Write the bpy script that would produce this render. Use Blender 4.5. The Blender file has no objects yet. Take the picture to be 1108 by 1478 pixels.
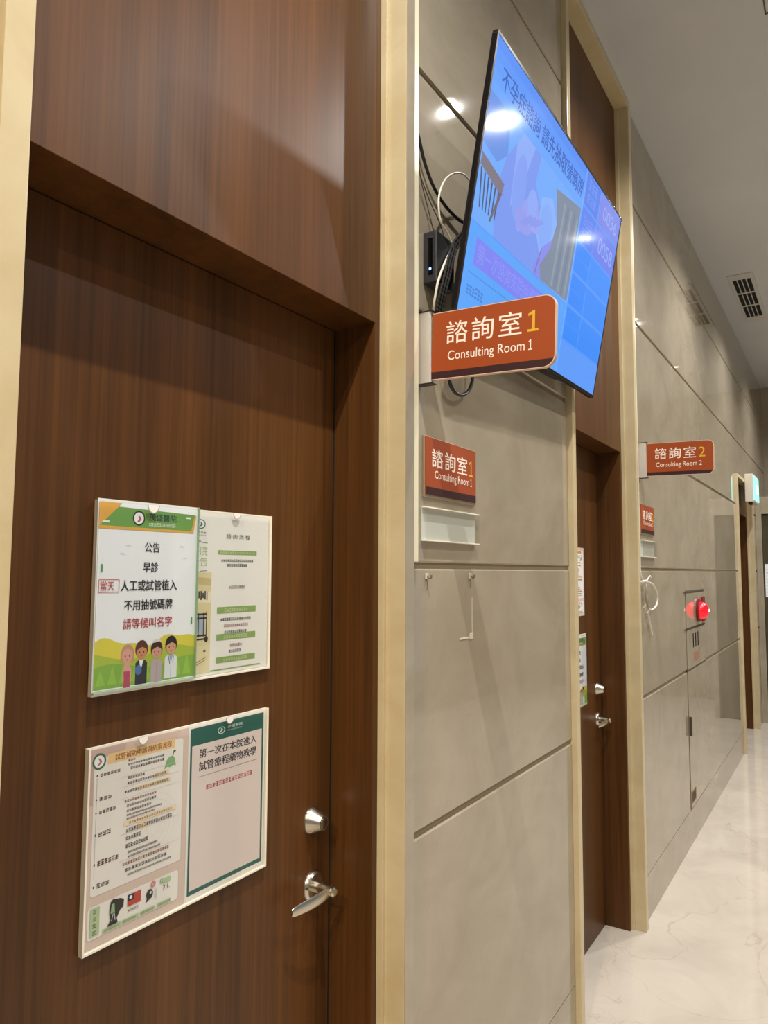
import bpy, bmesh, math, random
from mathutils import Vector, Matrix

random.seed(7)
C = bpy.context.scene.collection
SC = bpy.context.scene

# ------------------------------------------------------------------ camera, world, exposure
YAW, PITCH, ROLL, F = 0.5672, 0.08026, 0.00479, 1050.0
EYE = Vector((0.85, 0.0, 1.62))
f = Vector((-math.sin(YAW) * math.cos(PITCH), math.cos(YAW) * math.cos(PITCH), math.sin(PITCH)))
r = Vector((math.cos(YAW), math.sin(YAW), 0))
u = r.cross(f)
r2 = r * math.cos(ROLL) + u * math.sin(ROLL)
u2 = -r * math.sin(ROLL) + u * math.cos(ROLL)
cd = bpy.data.cameras.new('camera')
cd.sensor_fit = 'AUTO'
cd.sensor_width = 36.0
cd.lens = 36.0 * F / 1478.0
cd.clip_start = 0.02
cam = bpy.data.objects.new('camera', cd)
C.objects.link(cam)
M = Matrix((r2, u2, -f)).transposed().to_4x4()
M.translation = EYE
cam.matrix_world = M
SC.camera = cam

w = bpy.data.worlds.new('world')
SC.world = w
w.use_nodes = True
w.node_tree.nodes['Background'].inputs[0].default_value = (0.86, 0.94, 1.0, 1)
w.node_tree.nodes['Background'].inputs[1].default_value = 0.26
SC.view_settings.view_transform = 'Standard'
SC.view_settings.look = 'None'
SC.view_settings.exposure = 0.0
SC.view_settings.gamma = 1.0
SC.view_settings.use_curve_mapping = False

COOL, WARM = (1.0, 0.975, 0.95), (1.0, 0.80, 0.55)
# x, y, watts, colour, cone of each recessed lamp; the lamps over the lobby behind the camera are warmer
LAMPS = [(0.73, yy, pw_, COOL, 150) for yy, pw_ in ((0.70, 235.0), (3.07, 165.0), (4.92, 170.0), (6.77, 170.0), (8.62, 150.0))]
LAMPS += [(1.65, yy, 110.0, COOL, 150) for yy in (2.15, 4.0, 5.85, 7.7)]
LAMPS += [(0.73, -1.20, 170.0, (1.0, 0.86, 0.68), 160), (0.9, -2.5, 430.0, WARM, 170), (2.4, -1.6, 260.0, WARM, 170)]
CEIL = 3.945


# ------------------------------------------------------------------ materials
def lin(c):
    if isinstance(c, str):
        c = tuple(int(c[i:i + 2], 16) / 255 for i in (0, 2, 4))
    return tuple((x / 12.92 if x <= 0.04045 else ((x + 0.055) / 1.055) ** 2.4) for x in c[:3]) + (1,)


MATS = {}


def mat(name, col, rough=0.5, metal=0.0, spec=0.5, emit=0.0, coat=0.0):
    if name in MATS:
        return MATS[name]
    m = bpy.data.materials.new(name)
    m.use_nodes = True
    b = m.node_tree.nodes['Principled BSDF']
    b.inputs['Base Color'].default_value = lin(col)
    b.inputs['Roughness'].default_value = rough
    b.inputs['Metallic'].default_value = metal
    b.inputs['Specular IOR Level'].default_value = spec
    b.inputs['Coat Weight'].default_value = coat
    b.inputs['Coat Roughness'].default_value = 0.05
    if emit:
        b.inputs['Emission Color'].default_value = lin(col)
        b.inputs['Emission Strength'].default_value = emit
    MATS[name] = m
    return m


def ink(col):
    return mat('print_' + col, col, 0.55, 0, 0.3)


def glow(col, e=1.0):
    n = 'screen_%s_%d' % (col, int(e * 100))
    if n in MATS:
        return MATS[n]
    m = mat(n, col, 0.10, 0, 0.4, e)
    m.node_tree.nodes['Principled BSDF'].inputs['Base Color'].default_value = (0.006, 0.006, 0.008, 1)
    return m


def noisy(name, c1, c2, scale, rough, stops=(0.35, 0.65), detail=6, dist=0.6, c3=None, vein=None, bump=0.0, spec=0.5, rvar=0.0):
    m = mat(name, c1, rough, 0, spec)
    nt = m.node_tree
    b = nt.nodes['Principled BSDF']
    tc = nt.nodes.new('ShaderNodeTexCoord')
    mp = nt.nodes.new('ShaderNodeMapping')
    mp.inputs['Scale'].default_value = scale
    nt.links.new(tc.outputs['Object'], mp.inputs[0])
    nz = nt.nodes.new('ShaderNodeTexNoise')
    nz.inputs['Scale'].default_value = 1
    nz.inputs['Detail'].default_value = detail
    nz.inputs['Roughness'].default_value = 0.6
    nz.inputs['Distortion'].default_value = dist
    nt.links.new(mp.outputs[0], nz.inputs['Vector'])
    rp = nt.nodes.new('ShaderNodeValToRGB')
    rp.color_ramp.elements[0].position = stops[0]
    rp.color_ramp.elements[1].position = stops[1]
    rp.color_ramp.elements[0].color = lin(c1)
    rp.color_ramp.elements[1].color = lin(c2)
    nt.links.new(nz.outputs[0], rp.inputs[0])
    out = rp.outputs[0]
    if vein:
        vcol, vscale, width = vein
        mp2 = nt.nodes.new('ShaderNodeMapping')
        mp2.inputs['Scale'].default_value = vscale
        nt.links.new(tc.outputs['Object'], mp2.inputs[0])
        n2 = nt.nodes.new('ShaderNodeTexNoise')
        n2.inputs['Scale'].default_value = 1
        n2.inputs['Detail'].default_value = 8
        n2.inputs['Distortion'].default_value = 1.6
        nt.links.new(mp2.outputs[0], n2.inputs['Vector'])
        sb = nt.nodes.new('ShaderNodeMath'); sb.operation = 'SUBTRACT'; sb.inputs[1].default_value = 0.5
        ab = nt.nodes.new('ShaderNodeMath'); ab.operation = 'ABSOLUTE'
        mr = nt.nodes.new('ShaderNodeMapRange')
        mr.inputs['From Min'].default_value = 0.0
        mr.inputs['From Max'].default_value = width
        mr.inputs['To Min'].default_value = 0.4
        mr.inputs['To Max'].default_value = 0.0
        nt.links.new(n2.outputs[0], sb.inputs[0]); nt.links.new(sb.outputs[0], ab.inputs[0]); nt.links.new(ab.outputs[0], mr.inputs[0])
        mx = nt.nodes.new('ShaderNodeMixRGB')
        mx.inputs[2].default_value = lin(vcol)
        nt.links.new(mr.outputs[0], mx.inputs[0]); nt.links.new(out, mx.inputs[1])
        out = mx.outputs[0]
    nt.links.new(out, b.inputs['Base Color'])
    if bump:
        bp = nt.nodes.new('ShaderNodeBump')
        bp.inputs['Strength'].default_value = bump
        bp.inputs['Distance'].default_value = 0.002
        nt.links.new(nz.outputs[0], bp.inputs['Height']); nt.links.new(bp.outputs[0], b.inputs['Normal'])
    return m


def wood_material(name, light, dark, rough):
    m = mat(name, light, rough, 0, 0.28)
    nt = m.node_tree
    b = nt.nodes['Principled BSDF']
    tc = nt.nodes.new('ShaderNodeTexCoord')

    def noise(scale, detail):
        mp = nt.nodes.new('ShaderNodeMapping'); mp.inputs['Scale'].default_value = scale
        nt.links.new(tc.outputs['Object'], mp.inputs[0])
        n = nt.nodes.new('ShaderNodeTexNoise'); n.inputs['Scale'].default_value = 1
        n.inputs['Detail'].default_value = detail; n.inputs['Roughness'].default_value = 0.65
        nt.links.new(mp.outputs[0], n.inputs['Vector'])
        return n.outputs[0]
    a = noise((110, 110, 1.6), 4)
    c = noise((11, 11, 0.22), 3)
    ad = nt.nodes.new('ShaderNodeMath'); ad.operation = 'MULTIPLY'; ad.inputs[1].default_value = 0.45
    nt.links.new(a, ad.inputs[0])
    ma = nt.nodes.new('ShaderNodeMath'); ma.operation = 'MULTIPLY_ADD'; ma.inputs[1].default_value = 0.55
    nt.links.new(c, ma.inputs[0]); nt.links.new(ad.outputs[0], ma.inputs[2])
    rp = nt.nodes.new('ShaderNodeValToRGB')
    rp.color_ramp.elements[0].position = 0.34; rp.color_ramp.elements[0].color = lin(dark)
    rp.color_ramp.elements[1].position = 0.66; rp.color_ramp.elements[1].color = lin(light)
    nt.links.new(ma.outputs[0], rp.inputs[0]); nt.links.new(rp.outputs[0], b.inputs['Base Color'])
    return m


def clear_plastic(name, tint='fbfcfb'):
    m = bpy.data.materials.new(name)
    m.use_nodes = True
    nt = m.node_tree
    nt.nodes.clear()
    o = nt.nodes.new('ShaderNodeOutputMaterial')
    t = nt.nodes.new('ShaderNodeBsdfTransparent'); t.inputs[0].default_value = lin(tint)
    g = nt.nodes.new('ShaderNodeBsdfGlossy'); g.inputs['Roughness'].default_value = 0.06
    lw = nt.nodes.new('ShaderNodeLayerWeight'); lw.inputs[0].default_value = 0.5
    pw = nt.nodes.new('ShaderNodeMath'); pw.operation = 'POWER'; pw.inputs[1].default_value = 5.0
    nt.links.new(lw.outputs['Facing'], pw.inputs[0])
    fr = nt.nodes.new('ShaderNodeMath'); fr.operation = 'MULTIPLY_ADD'; fr.inputs[1].default_value = 0.6; fr.inputs[2].default_value = 0.025
    nt.links.new(pw.outputs[0], fr.inputs[0])
    mx = nt.nodes.new('ShaderNodeMixShader')
    nt.links.new(fr.outputs[0], mx.inputs[0]); nt.links.new(t.outputs[0], mx.inputs[1]); nt.links.new(g.outputs[0], mx.inputs[2])
    nt.links.new(mx.outputs[0], o.inputs[0])
    return m


MARBLE = noisy('polished_beige_marble', '978c78', 'a69b87', (3.0, 3.0, 4.0), 0.035, vein=('938874', (3.1, 3.1, 4.2), 0.005), spec=0.5)
MARBLE.node_tree.nodes['Principled BSDF'].inputs['IOR'].default_value = 1.75
STONE = noisy('tan_stone_frame', 'c0ae86', 'cabb97', (6, 6, 7), 0.28, vein=('cdb98f', (5, 5, 9), 0.006))
FLOORM = noisy('polished_cream_marble_floor', 'b8afa2', 'c6bdb0', (2.6, 2.6, 2.6), 0.06, vein=('9f937f', (1.3, 1.3, 1.3), 0.006))
CEILM = noisy('painted_plaster_ceiling', 'c0c2c3', 'c4c6c7', (2, 2, 2), 0.9, spec=0.1)
WOOD = wood_material('brown_wood_veneer', '633d1b', '3d250d', 0.40)
DARKGAP = mat('dark_gap', '15100c', 0.8)
GROOVE = mat('groove_back', '8f8168', 0.6)
STEEL = mat('brushed_steel', 'c9c2b4', 0.24, 1.0)
STEEL_D = mat('dark_steel', '4c463f', 0.35, 1.0)
ALU = mat('brushed_aluminium', 'd8d4cc', 0.38, 0.6)
WHITEP = mat('white_plastic', 'dcd8ca', 0.45)
RACE = mat('ivory_pvc', 'e2dbbd', 0.35)
BLACKP = mat('black_plastic', '131316', 0.4)
BLACKG = mat('dark_bezel', '2a2628', 0.25, 0.4)
RUBBER = mat('black_cable_rubber', '0e0e10', 0.5)
BROWNC = mat('brown_cable', '4a3b2a', 0.5)
WCABLE = mat('white_cable', 'd8d2c2', 0.45)
ACRYL = clear_plastic('clear_acrylic')
ACRYL_EDGE = mat('acrylic_edge', 'ece6d6', 0.25)
PAPER = ink('edf0f7')


XW, YW, ZW = (1, 0, 0), (0, 1, 0), (0, 0, 1)


# ------------------------------------------------------------------ mesh helpers (world coordinates in)
def link(name, me, parent=None, origin=None, mats=()):
    o = bpy.data.objects.new(name, me)
    C.objects.link(o)
    for m in mats:
        me.materials.append(m)
    if parent is not None:
        root = parent
        while root.parent:
            root = root.parent
        off = root.location.copy()
        o.parent = parent
    else:
        off = Vector(origin) if origin is not None else Vector((0, 0, 0))
        o.location = off
    me.transform(Matrix.Translation(-off))
    return o


def obj(name, bm, m, parent=None, origin=None, smooth=False):
    me = bpy.data.meshes.new(name)
    bmesh.ops.recalc_face_normals(bm, faces=bm.faces)
    bm.to_mesh(me)
    bm.free()
    if smooth:
        for p in me.polygons:
            p.use_smooth = True
        me.set_sharp_from_angle(angle=math.radians(40))
    return link(name, me, parent, origin, (m,))


def add_box(bm, a, b, bevel=0.0):
    lo = [min(a[i], b[i]) for i in range(3)]
    hi = [max(a[i], b[i]) for i in range(3)]
    r_ = bmesh.ops.create_cube(bm, size=1.0)
    for v in r_['verts']:
        v.co = Vector([lo[i] + (v.co[i] + 0.5) * (hi[i] - lo[i]) for i in range(3)])
    if bevel:
        es = list({e for v in r_['verts'] for e in v.link_edges})
        bmesh.ops.bevel(bm, geom=es, offset=bevel, segments=2, affect='EDGES', profile=0.6)
    return bm


def box(a, b, bevel=0.0):
    return add_box(bmesh.new(), a, b, bevel)


def lathe(bm, c, axis, prof, n=28):
    """prof = [(distance along axis, radius)]"""
    axis = Vector(axis).normalized()
    t = Vector((0, 0, 1)) if abs(axis.z) < 0.9 else Vector((1, 0, 0))
    e1 = axis.cross(t).normalized()
    e2 = axis.cross(e1)
    c = Vector(c)
    rings = []
    for d, rr in prof:
        rings.append([bm.verts.new(c + axis * d + (e1 * math.cos(2 * math.pi * k / n) + e2 * math.sin(2 * math.pi * k / n)) * max(rr, 1e-5)) for k in range(n)])
    for a, b in zip(rings, rings[1:]):
        for k in range(n):
            bm.faces.new((a[k], a[(k + 1) % n], b[(k + 1) % n], b[k]))
    bm.faces.new(rings[0][::-1])
    bm.faces.new(rings[-1])
    return bm


def smooth_path(pts, sub=6):
    P = [Vector(p) for p in pts]
    out = []
    for i in range(len(P) - 1):
        p0 = P[max(i - 1, 0)]; p1 = P[i]; p2 = P[i + 1]; p3 = P[min(i + 2, len(P) - 1)]
        for k in range(sub):
            t = k / sub
            out.append(0.5 * ((2 * p1) + (-p0 + p2) * t + (2 * p0 - 5 * p1 + 4 * p2 - p3) * t * t + (-p0 + 3 * p1 - 3 * p2 + p3) * t ** 3))
    out.append(P[-1])
    return out


def tube(bm, pts, rad, n=8, sub=6):
    P = smooth_path(pts, sub)
    prev = None
    nrm = None
    first = None
    for i, p in enumerate(P):
        t = (P[min(i + 1, len(P) - 1)] - P[max(i - 1, 0)]).normalized()
        if nrm is None:
            nrm = t.orthogonal().normalized()
        nrm = (nrm - t * nrm.dot(t)).normalized()
        b = t.cross(nrm)
        rr = rad(i / (len(P) - 1)) if callable(rad) else rad
        ring = [bm.verts.new(p + (nrm * math.cos(2 * math.pi * k / n) + b * math.sin(2 * math.pi * k / n)) * rr) for k in range(n)]
        if prev:
            for k in range(n):
                bm.faces.new((prev[k], prev[(k + 1) % n], ring[(k + 1) % n], ring[k]))
        else:
            first = ring
        prev = ring
    bm.faces.new(first[::-1])
    bm.faces.new(prev)
    return bm


def prism(bm, pts, O, U, V, N, d0, d1):
    """a polygon (u, v) extruded along N from d0 to d1"""
    O, U, V, N = map(Vector, (O, U, V, N))
    a = [bm.verts.new(O + U * p[0] + V * p[1] + N * d0) for p in pts]
    b = [bm.verts.new(O + U * p[0] + V * p[1] + N * d1) for p in pts]
    k = len(pts)
    for i in range(k):
        bm.faces.new((a[i], a[(i + 1) % k], b[(i + 1) % k], b[i]))
    bm.faces.new(a[::-1])
    bm.faces.new(b)
    return bm


def tag(o, label=None, cat=None, group=None, kind=None):
    if label: o['label'] = label
    if cat: o['category'] = cat
    if group: o['group'] = group
    if kind: o['kind'] = kind
    return o


def thing(name, loc, label, cat, group=None):
    o = bpy.data.objects.new(name, None)
    o.empty_display_size = 0.05
    C.objects.link(o)
    o.location = loc
    return tag(o, label, cat, group)


def struct(name, bm, m, parent=None):
    o = obj(name, bm, m, parent)
    if parent is None:
        o['kind'] = 'structure'
    return o


# ------------------------------------------------------------------ flat printing: shapes and lettering in one mesh
TEXT_CACHE = {}


def text_mesh(s, bold):
    key = (s, bold)
    if key not in TEXT_CACHE:
        cu = bpy.data.curves.new('lettering', 'FONT')
        cu.body = s
        cu.size = 1.0
        cu.resolution_u = 3
        cu.offset = 0.012 * bold
        o = bpy.data.objects.new('lettering', cu)
        C.objects.link(o)
        dg = bpy.context.evaluated_depsgraph_get()
        me = bpy.data.meshes.new_from_object(o.evaluated_get(dg))
        vs = [tuple(v.co[:2]) for v in me.vertices]
        fs = [tuple(p.vertices) for p in me.polygons]
        bpy.data.objects.remove(o)
        bpy.data.curves.remove(cu)
        bpy.data.meshes.remove(me)
        TEXT_CACHE[key] = (vs, fs)
    return TEXT_CACHE[key]


def interp(x, xs, ys):
    for i in range(len(xs) - 1):
        if x <= xs[i + 1] or i == len(xs) - 2:
            return ys[i] + (ys[i + 1] - ys[i]) * (x - xs[i]) / (xs[i + 1] - xs[i])


class Art:
    def __init__(self, O, U, V, N, step=0.000012):
        self.O, self.U, self.V, self.N = map(Vector, (O, U, V, N))
        self.bm = bmesh.new()
        self.mats = []
        self.z = 0.0
        self.step = step
        self.vm = self.um = None

    def mi(self, m):
        if m not in self.mats:
            self.mats.append(m)
        return self.mats.index(m)

    def P(self, a, b, n=None):
        if self.vm:
            b = interp(b, *self.vm)
        if self.um:
            a = interp(a, *self.um)
        return self.O + self.U * a + self.V * b + self.N * (self.z if n is None else n)

    def base(self, pts, thick, m):
        """solid sheet of paper or panel under the ink"""
        i = self.mi(m)
        before = set(self.bm.faces)
        prism(self.bm, pts, self.O, self.U, self.V, self.N, 0, thick)
        for fc in self.bm.faces:
            if fc not in before:
                fc.material_index = i
        self.z = thick + self.step

    def up(self):
        self.z += self.step

    def poly(self, pts, m, lift=True):
        fc = self.bm.faces.new([self.bm.verts.new(self.P(*p)) for p in pts])
        fc.normal_update()
        if fc.normal.dot(self.N) < 0:
            fc.normal_flip()
        fc.material_index = self.mi(m)
        if lift:
            self.up()

    def rect(self, x0, y0, x1, y1, m, lift=True):
        self.poly([(x0, y0), (x1, y0), (x1, y1), (x0, y1)], m, lift)

    def ell(self, cx, cy, rx, ry, m, n=24, a0=0, a1=360, lift=True):
        self.poly([(cx + rx * math.cos(math.radians(a0 + (a1 - a0) * k / n)), cy + ry * math.sin(math.radians(a0 + (a1 - a0) * k / n))) for k in range(n if a1 - a0 == 360 else n + 1)], m, lift)

    def ring(self, cx, cy, r0, r1, m, n=28):
        for k in range(n):
            a, b = 2 * math.pi * k / n, 2 * math.pi * (k + 1) / n
            self.poly([(cx + r0 * math.cos(a), cy + r0 * math.sin(a)), (cx + r1 * math.cos(a), cy + r1 * math.sin(a)), (cx + r1 * math.cos(b), cy + r1 * math.sin(b)), (cx + r0 * math.cos(b), cy + r0 * math.sin(b))], m, False)
        self.up()

    def line(self, x0, y0, x1, y1, wd, m):
        d = Vector((x1 - x0, y1 - y0)).normalized()
        nx, ny = -d.y * wd / 2, d.x * wd / 2
        self.poly([(x0 + nx, y0 + ny), (x0 - nx, y0 - ny), (x1 - nx, y1 - ny), (x1 + nx, y1 + ny)], m)

    def text(self, s, x0, y0, x1, y1, m, bold=0.0):
        """fit the ink box of the string into a rectangle"""
        vs, fs = text_mesh(s, 0)
        if not vs:
            return
        ax = min(v[0] for v in vs); bx = max(v[0] for v in vs); ay = min(v[1] for v in vs); by = max(v[1] for v in vs)
        sx = (x1 - x0) / max(bx - ax, 1e-6); sy = (y1 - y0) / max(by - ay, 1e-6)
        if bx - ax < 0.02 or by - ay < 0.02:
            sx = sy = min(sx, sy)
        sp = 0.022 * bold
        for dx, dy in ([(0, 0)] if not bold else [(-sp, 0), (sp, 0), (0, sp * 0.6)]):
            V = [self.bm.verts.new(self.P(x0 + (v[0] + dx - ax) * sx, y0 + (v[1] + dy - ay) * sy)) for v in vs]
            i = self.mi(m)
            for fc in fs:
                try:
                    g = self.bm.faces.new([V[k] for k in fc])
                    g.normal_update()
                    if g.normal.dot(self.N) < 0:
                        g.normal_flip()
                    g.material_index = i
                except ValueError:
                    pass
            self.up()

    def one(self, x0, y0, x1, y1, m, wd=0.16):
        h, wd = y1 - y0, (y1 - y0) * wd * 0.8
        cx = x0 + (x1 - x0) * 0.55
        self.rect(cx - wd / 2, y0, cx + wd / 2, y1, m)
        self.rect(x0, y0, x1, y0 + wd * 0.9, m)
        self.poly([(x0 + (x1 - x0) * 0.05, y1 - h * 0.14), (x0 + (x1 - x0) * 0.05, y1 - h * 0.14 - wd * 0.9), (cx, y1 - wd * 1.1), (cx, y1)], m, False)
        self.up()

    def room(self, num, x0, y0, x1, y1, m):
        if num == '1':
            e = x0 + (x1 - x0) * 0.915
            self.text('Consulting Room', x0, y0, e, y1, m)
            yb = y0 + (y1 - y0) * 0.22
            self.one(x1 - (x1 - x0) * 0.045, yb, x1, y1, m, 0.13)
        else:
            self.text('Consulting Room ' + num, x0, y0, x1, y1, m)

    def dashes(self, x0, x1, y, h, m, cell=None, seed=0):
        """a line of print too small to read: a row of short ink marks"""
        rnd = random.Random(seed)
        cell = cell or h * 1.05
        x = x0
        while x + cell * 0.8 < x1:
            hh = h * rnd.uniform(0.75, 1.0)
            ww = cell * 0.8
            self.rect(x, y, x + ww, y + hh * 0.22, m, False)
            self.rect(x, y + hh * 0.42, x + ww, y + hh * 0.60, m, False)
            self.rect(x, y + hh * 0.80, x + ww, y + hh, m, False)
            if rnd.random() < 0.6:
                self.rect(x + ww * 0.38, y, x + ww * 0.62, y + hh, m, False)
            x += cell
        self.up()

    def build(self, name, parent=None, origin=None):
        me = bpy.data.meshes.new(name)
        self.bm.to_mesh(me)
        self.bm.free()
        return link(name, me, parent, origin, self.mats)




def wall_art(x, y, z):                       # printing that faces +X: u runs along the corridor, v up
    return Art((x, y, z), YW, ZW, XW)


# ------------------------------------------------------------------ room shell
FRONT, WOODX, SLABX = 0.02, -0.045, -0.155
D1, D2, D3 = (0.45, 1.43), (2.58, 3.56), (7.35, 8.62)
END = 10.2

struct('floor', box((-0.4, -4, -0.05), (5.2, 12.0, 0)), FLOORM)
struct('ceiling', box((-0.4, -3.4, CEIL), (3.4, 12.0, CEIL + 0.05)), CEILM)

JOINTS = [0.20, 1.02, 1.632, 2.245, 2.857, 3.468]
G = 0.015


def wall_panels(bm, y0, y1):
    zs = [0.0] + JOINTS + [CEIL]
    for i in range(len(zs) - 1):
        a = zs[i] + (G / 2 if i else 0)
        b = zs[i + 1] - (G / 2 if i < len(zs) - 2 else 0)
        if i == 0: b = zs[1] - 0.002
        if i == 1: a = zs[1] + 0.002
        c0 = 0.0006 if i < 2 else 0.0035
        c1 = 0.0006 if i == 0 else 0.0035
        prism(bm, [(-0.02, a), (-c0, a), (0, a + c0), (0, b - c1), (-c1, b), (-0.02, b)], (0, y0, 0), XW, ZW, YW, 0, y1 - y0)


for k, (y0, y1) in enumerate([(-1.2, D1[0]), (D1[1], D2[0]), (D2[1], D3[0]), (D3[1], END)]):
    bm = bmesh.new()
    wall_panels(bm, y0, y1)
    wl = struct('wall_left', bm, MARBLE)
    obj('joint_backing', box((-0.2, y0, 0), (-0.007, y1, CEIL)), GROOVE, wl)


def door_surround(n, ya, yb, top_stone, head):
    """stone frame (trim_a) and wood lining (trim_b) round one door"""
    bm = bmesh.new()
    fw = 0.038
    for s0, s1 in ((ya, ya + fw), (yb - fw, yb)):
        add_box(bm, (-0.2, s0, 0), (FRONT, s1, top_stone), 0.0015)
    add_box(bm, (-0.2, ya + fw, top_stone - 0.03), (FRONT, yb - fw, top_stone), 0.0015)
    # the narrow bead inside the reveal
    for s0, s1 in ((ya + fw, ya + fw + 0.009), (yb - fw - 0.009, yb - fw)):
        add_box(bm, (-0.2, s0, 0), (-0.03, s1, top_stone - 0.03), 0.001)
    st = struct('trim_%d' % (2 * n - 1), bm, STONE)
    a, b = ya + fw + 0.009, yb - fw - 0.009
    bm = bmesh.new()
    add_box(bm, (-0.24, a, 0), (WOODX, a + 0.02, head), 0.001)
    add_box(bm, (-0.24, b - 0.02, 0), (WOODX, b, head), 0.001)
    add_box(bm, (-0.24, a, head), (WOODX, b, top_stone - 0.03), 0.001)
    struct('trim_%d' % (2 * n), bm, WOOD)
    a += 0.02
    b -= 0.02
    d = struct('door_%d' % n, box((-0.195, a + 0.005, 0.006), (SLABX, b - 0.007, head - 0.003), 0.0015), WOOD)
    bm = box((-0.24, a, 0), (-0.20, b, head))
    add_box(bm, (-0.20, b - 0.0035, 0.0), (SLABX - 0.001, b - 0.0003, head))
    add_box(bm, (-0.20, a, head - 0.005), (SLABX - 0.003, b - 0.0035, head - 0.0003))
    obj('rebate', bm, DARKGAP, d)
    return d, a, b


HEAD = 2.187
door1, a1, b1 = door_surround(1, D1[0], D1[1], 3.94, HEAD)
door2, a2, b2 = door_surround(2, D2[0], D2[1], 3.94, HEAD)
struct('trim_9', box((FRONT, 1.3925, 0), (FRONT + 0.0015, 1.4295, 3.94), 0.0005), MARBLE)  # darker marble facing added; its tone stands in for weaker light on this post
door3, a3, b3 = door_surround(3, D3[0], D3[1], 2.53, 2.20)
# wall above the low stone frame of door 3
bm = bmesh.new()
for za, zb in ((2.536, 2.851), (2.864, 3.460), (3.476, CEIL)):
    add_box(bm, (-0.02, D3[0], za), (0, D3[1], zb), 0.0012)
wl = struct('wall_left', bm, MARBLE)
obj('joint_backing', box((-0.2, D3[0], 2.53), (-0.014, D3[1], CEIL)), GROOVE, wl)

# far end of the corridor
bm = bmesh.new()
add_box(bm, (-0.2, END, 0), (3.4, END + 0.1, CEIL))
struct('wall_end', bm, MARBLE)
bm = bmesh.new()
add_box(bm, (0.0008, 8.97, 0), (0.06, END, 2.45), 0.002)
add_box(bm, (0.06, 8.97, 2.26), (0.47, END, 2.45), 0.002)
add_box(bm, (0.42, 8.97, 0), (0.47, END, 2.26), 0.002)
struct('trim_7', bm, MARBLE)
OLIVE = mat('olive_grey_metal_door', '4f4a38', 0.35, 0.3)
d4 = struct('door_4', box((0.062, 9.0, 0.006), (0.418, 9.05, 2.255), 0.002), OLIVE)
obj('vision_panel', box((0.12, 8.996, 1.45), (0.2, 9.0, 2.0), 0.001), mat('dark_glass', '16140f', 0.1), d4)

# the other side of the corridor
bm = bmesh.new()
for za, zb in ((0, .198), (.202, 1.014), (1.026, 1.626), (1.638, 2.239), (2.251, 2.851), (2.863, 3.462), (3.474, CEIL)):
    add_box(bm, (3.2, 3.4, za), (3.25, 6.2, zb), 0.0012)
    add_box(bm, (3.2, 7.3, za), (3.25, END, zb), 0.0012)
struct('wall_right', bm, MARBLE)

# thin reveal line of a ceiling access panel
bm = bmesh.new()
for a, b in (((0.645, 2.6), (1.2, 2.606)), ((0.645, 3.26), (1.2, 3.266)), ((0.645, 2.6), (0.651, 3.266)), ((1.194, 2.6), (1.2, 3.266))):
    add_box(bm, (a[0], a[1], CEIL - 0.002), (b[0], b[1], CEIL + 0.002))
struct('trim_8', bm, mat('shadow_gap', '5c5348', 0.8))

# ------------------------------------------------------------------ ceiling lamps
for x, y, watts, colour, cone in LAMPS:
    t = thing('ceiling_downlight', (x, y, CEIL), 'round recessed downlight in the corridor ceiling, out of the frame', 'ceiling light', 'recessed downlights')
    bm = bmesh.new()
    lathe(bm, (x, y, CEIL - 0.006), (0, 0, 1), [(0.004, 0.040), (0, 0.042), (0, 0.058), (0.005, 0.060), (0.0058, 0.060)], 24)
    obj('ring', bm, WHITEP, t)
    bm = bmesh.new()
    lathe(bm, (x, y, CEIL - 0.0035), (0, 0, 1), [(0, 0.020), (0.003, 0.040)], 20)
    obj('lens', bm, mat('lamp_lens', 'fff4e0', 0.4, 0, 0.5, 6.0), t)
    ld = bpy.data.lights.new('downlight', 'SPOT')
    ld.energy = watts
    ld.color = colour
    ld.spot_size = math.radians(cone)
    ld.spot_blend = 1.0
    ld.shadow_soft_size = 0.018
    lo = bpy.data.objects.new('downlight', ld)
    C.objects.link(lo)
    lo.parent = t
    lo.location = (0, 0, -0.05)

# ------------------------------------------------------------------ door hardware
def deadbolt(y, z, door):
    bm = bmesh.new()
    lathe(bm, (SLABX, y, z), XW, [(-0.002, 0.029), (0.003, 0.029), (0.005, 0.0275), (0.031, 0.0165), (0.033, 0.0155)], 32)
    d = obj('deadbolt', bm, STEEL, door, smooth=True)
    bm = bmesh.new()
    lathe(bm, (SLABX + 0.0325, y, z), XW, [(0, 0.011), (0.0015, 0.011), (0.0018, 0.009)], 24)
    c = obj('key_cylinder', bm, mat('satin_nickel', '8a8378', 0.3, 1.0), d, smooth=True)
    obj('keyhole', box((SLABX + 0.034, y - 0.001, z - 0.004), (SLABX + 0.0347, y + 0.001, z + 0.004)), DARKGAP, d)


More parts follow.
